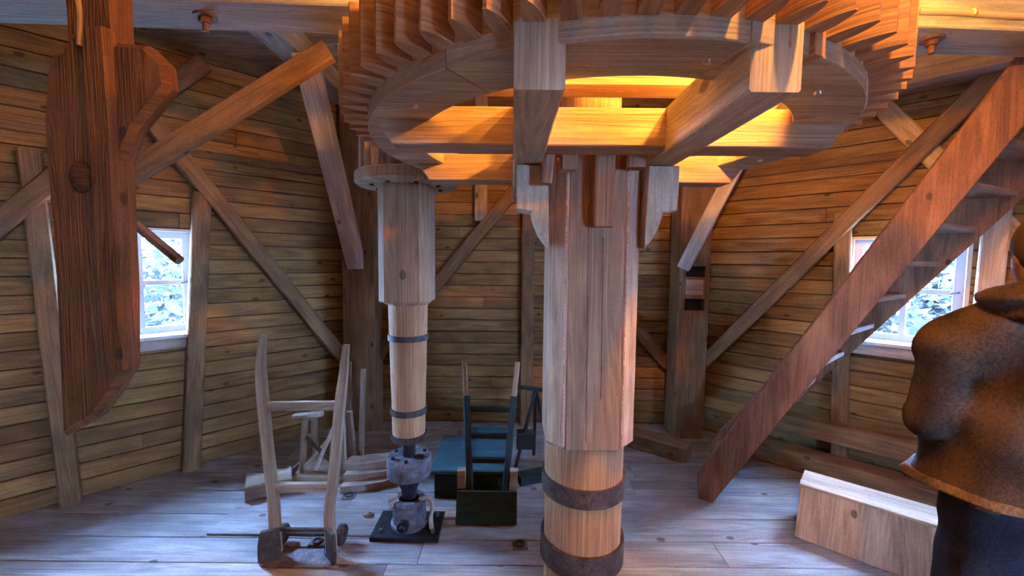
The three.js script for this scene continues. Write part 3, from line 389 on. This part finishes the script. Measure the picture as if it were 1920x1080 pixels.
// ---------- person ----------
function surface(bounds, cell, sdf) { // surface nets over a distance field
  const [x0, y0, z0, x1, y1, z1] = bounds, nx = Math.ceil((x1 - x0) / cell) + 1, ny = Math.ceil((y1 - y0) / cell) + 1, nz = Math.ceil((z1 - z0) / cell) + 1;
  const f = new Float32Array(nx * ny * nz), id = (i, j, k) => (k * ny + j) * nx + i;
  for (let k = 0; k < nz; k++) for (let j = 0; j < ny; j++) for (let i = 0; i < nx; i++) f[id(i, j, k)] = sdf([x0 + i * cell, y0 + j * cell, z0 + k * cell]);
  const vid = new Int32Array(nx * ny * nz).fill(-1), pos = [], idx = [];
  for (let k = 0; k < nz - 1; k++) for (let j = 0; j < ny - 1; j++) for (let i = 0; i < nx - 1; i++) {
    let n = 0, sx = 0, sy = 0, sz = 0, m = 0; const c = []; for (let q = 0; q < 8; q++) { const v = f[id(i + (q & 1), j + (q >> 1 & 1), k + (q >> 2))]; c.push(v); if (v < 0) m++; } if (m === 0 || m === 8) continue;
    for (let a = 0; a < 8; a++) for (const b of [1, 2, 4]) { if (a & b) continue; const e = a | b; if ((c[a] < 0) === (c[e] < 0)) continue; const t = c[a] / (c[a] - c[e]); sx += (a & 1) + (b === 1 ? t : 0); sy += (a >> 1 & 1) + (b === 2 ? t : 0); sz += (a >> 2) + (b === 4 ? t : 0); n++; }
    vid[id(i, j, k)] = pos.length / 3; pos.push(x0 + (i + sx / n) * cell, y0 + (j + sy / n) * cell, z0 + (k + sz / n) * cell); }
  const quad = (a, b, c, d, flip) => { if (a < 0 || b < 0 || c < 0 || d < 0) return; flip ? idx.push(a, c, b, a, d, c) : idx.push(a, b, c, a, c, d); };
  for (let k = 1; k < nz - 1; k++) for (let j = 1; j < ny - 1; j++) for (let i = 1; i < nx - 1; i++) { const v = f[id(i, j, k)] < 0;
    if (v !== f[id(i + 1, j, k)] < 0) quad(vid[id(i, j - 1, k - 1)], vid[id(i, j, k - 1)], vid[id(i, j, k)], vid[id(i, j - 1, k)], !v);
    if (v !== f[id(i, j + 1, k)] < 0) quad(vid[id(i - 1, j, k - 1)], vid[id(i - 1, j, k)], vid[id(i, j, k)], vid[id(i, j, k - 1)], !v);
    if (v !== f[id(i, j, k + 1)] < 0) quad(vid[id(i - 1, j - 1, k)], vid[id(i, j - 1, k)], vid[id(i, j, k)], vid[id(i - 1, j, k)], !v); }
  const g = new THREE.BufferGeometry(); g.setAttribute('position', new THREE.Float32BufferAttribute(pos, 3)); g.setIndex(idx); g.computeVertexNormals();
  const uv = []; for (let i = 0; i < pos.length; i += 3) uv.push(pos[i] + pos[i + 2] * 0.7, pos[i + 1]); g.setAttribute('uv', new THREE.Float32BufferAttribute(uv, 2)); return g;
}
const smin = (a, b, k) => { const h = Math.max(k - Math.abs(a - b), 0) / k; return Math.min(a, b) - h * h * k * 0.25; };
function cap(p, a, b, r0, r1, sx = 1, sz = 1) { const ax = (p[0] - a[0]) / sx, ay = p[1] - a[1], az = (p[2] - a[2]) / sz, bx = (b[0] - a[0]) / sx, by = b[1] - a[1], bz = (b[2] - a[2]) / sz; const t = Math.max(0, Math.min(1, (ax * bx + ay * by + az * bz) / (bx * bx + by * by + bz * bz + 1e-9))); return Math.hypot(ax - bx * t, ay - by * t, az - bz * t) - (r0 + (r1 - r0) * t); }
const ell = (p, c, r) => { const x = (p[0] - c[0]) / r[0], y = (p[1] - c[1]) / r[1], z = (p[2] - c[2]) / r[2]; return (Math.hypot(x, y, z) - 1) * Math.min(...r); };
{ // local frame: Z is the way the person faces, X the person's own left hand side turned to +X
  const t = thing('person', 'person in a bulky dark hooded jacket and blue jeans, back turned, near the stair', 'person', [1.755, 0, -1.32], 0); t.scale.setScalar(1.045);
  t.rotation.y = Math.PI - 0.5; // facing away
  const sh = 1.40, hip = 0.92;
  // bare body: head, neck, hands, and the legs inside the clothes, in one surface
  
  const headSdf = (p) => { let d = ell(p, [0, 1.62, 0.03], [0.078, 0.115, 0.098]); d = smin(d, ell(p, [0, 1.565, 0.055], [0.056, 0.06, 0.066]), 0.05); d = smin(d, ell(p, [0, 1.605, 0.13], [0.012, 0.024, 0.016]), 0.02); for (const s of [-1, 1]) { d = smin(d, ell(p, [s * 0.08, 1.61, 0.02], [0.010, 0.03, 0.018]), 0.012); d = Math.max(d, -ell(p, [s * 0.031, 1.632, 0.122], [0.014, 0.009, 0.012])); } d = Math.max(d, -ell(p, [0, 1.560, 0.122], [0.022, 0.003, 0.012])); d = smin(d, cap(p, [0, 1.54, 0.01], [0, 1.38, -0.01], 0.056, 0.066), 0.03); return d; };
  const bodySdf = (p) => { let d = headSdf(p); d = smin(d, cap(p, [0, 1.36, -0.01], [0, 1.0, 0], 0.12, 0.12, 1.3, 0.8), 0.06); for (const s of [-1, 1]) { d = smin(d, cap(p, [s * 0.09, 0.92, 0], [s * 0.1, 0.5, 0.01], 0.075, 0.05), 0.04); d = smin(d, cap(p, [s * 0.1, 0.5, 0.01], [s * 0.105, 0.09, -0.01], 0.05, 0.035), 0.03); d = smin(d, cap(p, [s * 0.18, 1.37, 0], [s * 0.28, 1.07, -0.03], 0.045, 0.038), 0.04); d = smin(d, cap(p, [s * 0.28, 1.07, -0.03], [s * 0.21, 1.03, 0.19], 0.036, 0.026), 0.02); d = smin(d, ell(p, [s * 0.185, 1.02, 0.25], [0.038, 0.016, 0.048]), 0.02); for (let f = 0; f < 4; f++) { const x = s * (0.212 - f * 0.021), L = [0.062, 0.076, 0.08, 0.07][f]; d = smin(d, cap(p, [x, 1.018, 0.285], [x - s * 0.012, 1.012, 0.285 + L * 0.55], 0.0095, 0.009), 0.006); d = smin(d, cap(p, [x - s * 0.012, 1.012, 0.285 + L * 0.55], [x - s * 0.02, 0.985, 0.285 + L], 0.009, 0.008), 0.005); } d = smin(d, cap(p, [s * 0.155, 1.02, 0.235], [s * 0.115, 1.03, 0.29], 0.012, 0.009), 0.008); } return d; };
  const head = surface([-0.13, 1.42, -0.12, 0.13, 1.78, 0.19], 0.005, headSdf);
  const body = surface([-0.46, 0.04, -0.22, 0.46, 1.46, 0.40], 0.0105, bodySdf);
  part('body', [head, body], M.skin, t);
  part('hair', surface([-0.15, 1.46, -0.16, 0.15, 1.80, 0.18], 0.007, (p) => { let d = ell(p, [0, 1.645, 0.012], [0.094, 0.115, 0.112]); d = Math.max(d, -ell(p, [0, 1.575, 0.135], [0.085, 0.095, 0.085])); return Math.max(d, 1.52 - p[1]); }), M.hair, t);
  const jacketSdf = (p, open) => { const fold = 0.005 * Math.sin(p[1] * 22 + p[0] * 26 + Math.sin(p[0] * 12) * 2) + 0.005 * Math.sin(p[0] * 40 + p[1] * 12) + 0.006 * Math.sin(p[1] * 17 - p[0] * 28 + p[2] * 20);
    let d = cap(p, [0, 1.28, -0.01], [0, 1.0, 0], 0.158, 0.165, 1.3, 0.95); d = smin(d, cap(p, [0, 1.0, 0], [0, 0.82, 0.0], 0.18, 0.235, 1.4, 1.0), 0.10);
    for (const s of [-1, 1]) { d = smin(d, cap(p, [s * 0.17, 1.36, -0.01], [s * 0.235, 1.30, -0.01], 0.085, 0.085), 0.09); d = smin(d, cap(p, [s * 0.222, 1.32, -0.01], [s * 0.282, 1.06, -0.04], 0.078, 0.062), 0.026); d = smin(d, cap(p, [s * 0.282, 1.06, -0.04], [s * 0.21, 1.03, 0.18], 0.061, 0.048), 0.022); }
    d = smin(d, cap(p, [-0.10, 1.45, -0.03], [0.10, 1.45, -0.03], 0.058, 0.058), 0.07);
    if (open) return d + fold; d = Math.max(d, 0.85 - p[1]); d = Math.max(d, -cap(p, [0, 1.8, 0.05], [0, 1.42, 0.03], 0.085, 0.066)); return d + fold; };
  const jk = part('jacket', surface([-0.48, 0.82, -0.36, 0.48, 1.62, 0.36], 0.0115, (p) => jacketSdf(p, false)), M.jacket, t);
  part('hood', surface([-0.36, 1.34, -0.30, 0.24, 1.66, 0.14], 0.009, (p) => { let d = ell(p, [0, 1.475, -0.10], [0.175, 0.09, 0.105]); d = smin(d, cap(p, [-0.13, 1.47, -0.05], [-0.12, 1.46, 0.08], 0.042, 0.032), 0.05); d = smin(d, cap(p, [0.13, 1.47, -0.05], [0.12, 1.46, 0.08], 0.042, 0.032), 0.05); d = smin(d, cap(p, [-0.14, 1.46, -0.08], [-0.30, 1.435, -0.03], 0.055, 0.018), 0.04); d = Math.max(d, -cap(p, [0, 1.85, 0.03], [0, 1.45, 0.03], 0.11, 0.09)); return d + 0.006 * Math.sin(p[1] * 90 + p[0] * 20) + 0.004 * Math.sin(p[0] * 60); }), M.jacket, jk);
  part('hem_band', surface([-0.48, 0.83, -0.36, 0.48, 0.90, 0.36], 0.006, (p) => { const d = jacketSdf(p, true); return Math.max(d - 0.006, -0.016 - d, Math.abs(p[1] - 0.864) - 0.013); }), M.strap, jk);
  part('trousers', surface([-0.36, 0.05, -0.28, 0.36, 1.02, 0.28], 0.012, (p) => { let d = cap(p, [0, 0.95, 0], [0, 0.86, 0], 0.14, 0.15, 1.4, 1); for (const s of [-1, 1]) { d = smin(d, cap(p, [s * 0.092, 0.9, 0], [s * 0.12, 0.5, 0.01], 0.125, 0.095), 0.04); d = smin(d, cap(p, [s * 0.12, 0.5, 0.01], [s * 0.115, 0.07, -0.01], 0.095, 0.08), 0.03); } return Math.max(d, 0.07 - p[1]) + 0.004 * Math.sin(p[1] * 40 + p[0] * 30); }), M.jeans, t);
  for (const s of [-1, 1]) part('shoe', surface([s * 0.105 - 0.07, -0.01, -0.14, s * 0.105 + 0.07, 0.13, 0.22], 0.008, (p) => { let d = cap(p, [s * 0.105, 0.04, -0.03], [s * 0.11, 0.03, 0.13], 0.045, 0.04); d = smin(d, cap(p, [s * 0.105, 0.1, -0.01], [s * 0.105, 0.05, -0.02], 0.045, 0.045), 0.03); return Math.max(d, 0.001 - p[1]); }), M.shoe, t);
}

// ---------- outside ----------
{
  const g = obj('ground', (() => { const q = new THREE.CircleGeometry(60, 48); q.rotateX(-Math.PI / 2); return q; })(), plain(lin(0.46, 0.45, 0.40), 1)); g.position.y = -3.2; g.userData.kind = 'structure';
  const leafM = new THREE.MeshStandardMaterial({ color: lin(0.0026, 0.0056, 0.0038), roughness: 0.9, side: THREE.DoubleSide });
  const trunkM = plain(lin(0.12, 0.08, 0.05), 0.9);
  const tree = (x, z, top, r, lab) => { const t = thing('tree', lab, 'tree', [x, -3.2, z]); const pos = []; const blobs = []; for (let i = 0; i < 26; i++) { const a = rr(0, 6.283), q = Math.sqrt(rnd()) * r; blobs.push([q * Math.cos(a), 3.75 + rnd() * (top + 3.2 - 3.9) , q * Math.sin(a), rr(0.45, 0.9)]); }
    for (const [bx, by, bz, br] of blobs) for (let i = 0; i < 210; i++) { const a = rr(0, 6.283), c = rr(-1, 1), s = Math.sqrt(1 - c * c), k = br * Math.cbrt(rr(0.35, 1)); const cx = bx + k * s * Math.cos(a), cy = by + k * c * 0.8, cz = bz + k * s * Math.sin(a), e = rr(0.055, 0.11); const d1 = new THREE.Vector3(rr(-1, 1), rr(-0.7, 0.7), rr(-1, 1)).normalize(), d2 = new THREE.Vector3(rr(-1, 1), rr(-1, 1), rr(-1, 1)).cross(d1).normalize().multiplyScalar(e * 0.55); d1.multiplyScalar(e); const C = new THREE.Vector3(cx, cy, cz), A = C.clone().sub(d1), B = C.clone().add(d2), D = C.clone().add(d1), E2 = C.clone().sub(d2); for (const v of [A, B, D, A, D, E2]) pos.push(v.x, v.y, v.z); }
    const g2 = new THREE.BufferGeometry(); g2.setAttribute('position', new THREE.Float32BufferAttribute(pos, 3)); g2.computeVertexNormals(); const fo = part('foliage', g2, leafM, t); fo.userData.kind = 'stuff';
    part('trunk', at(cyl(0.16, 0.08, top + 2, 14), 0, (top + 2) / 2, 0), trunkM, t); };
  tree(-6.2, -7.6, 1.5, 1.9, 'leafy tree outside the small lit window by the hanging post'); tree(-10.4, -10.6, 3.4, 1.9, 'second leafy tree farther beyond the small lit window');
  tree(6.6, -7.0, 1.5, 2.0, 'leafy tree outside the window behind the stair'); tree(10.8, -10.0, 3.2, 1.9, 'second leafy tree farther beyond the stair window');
}
renderer.render(scene, camera);
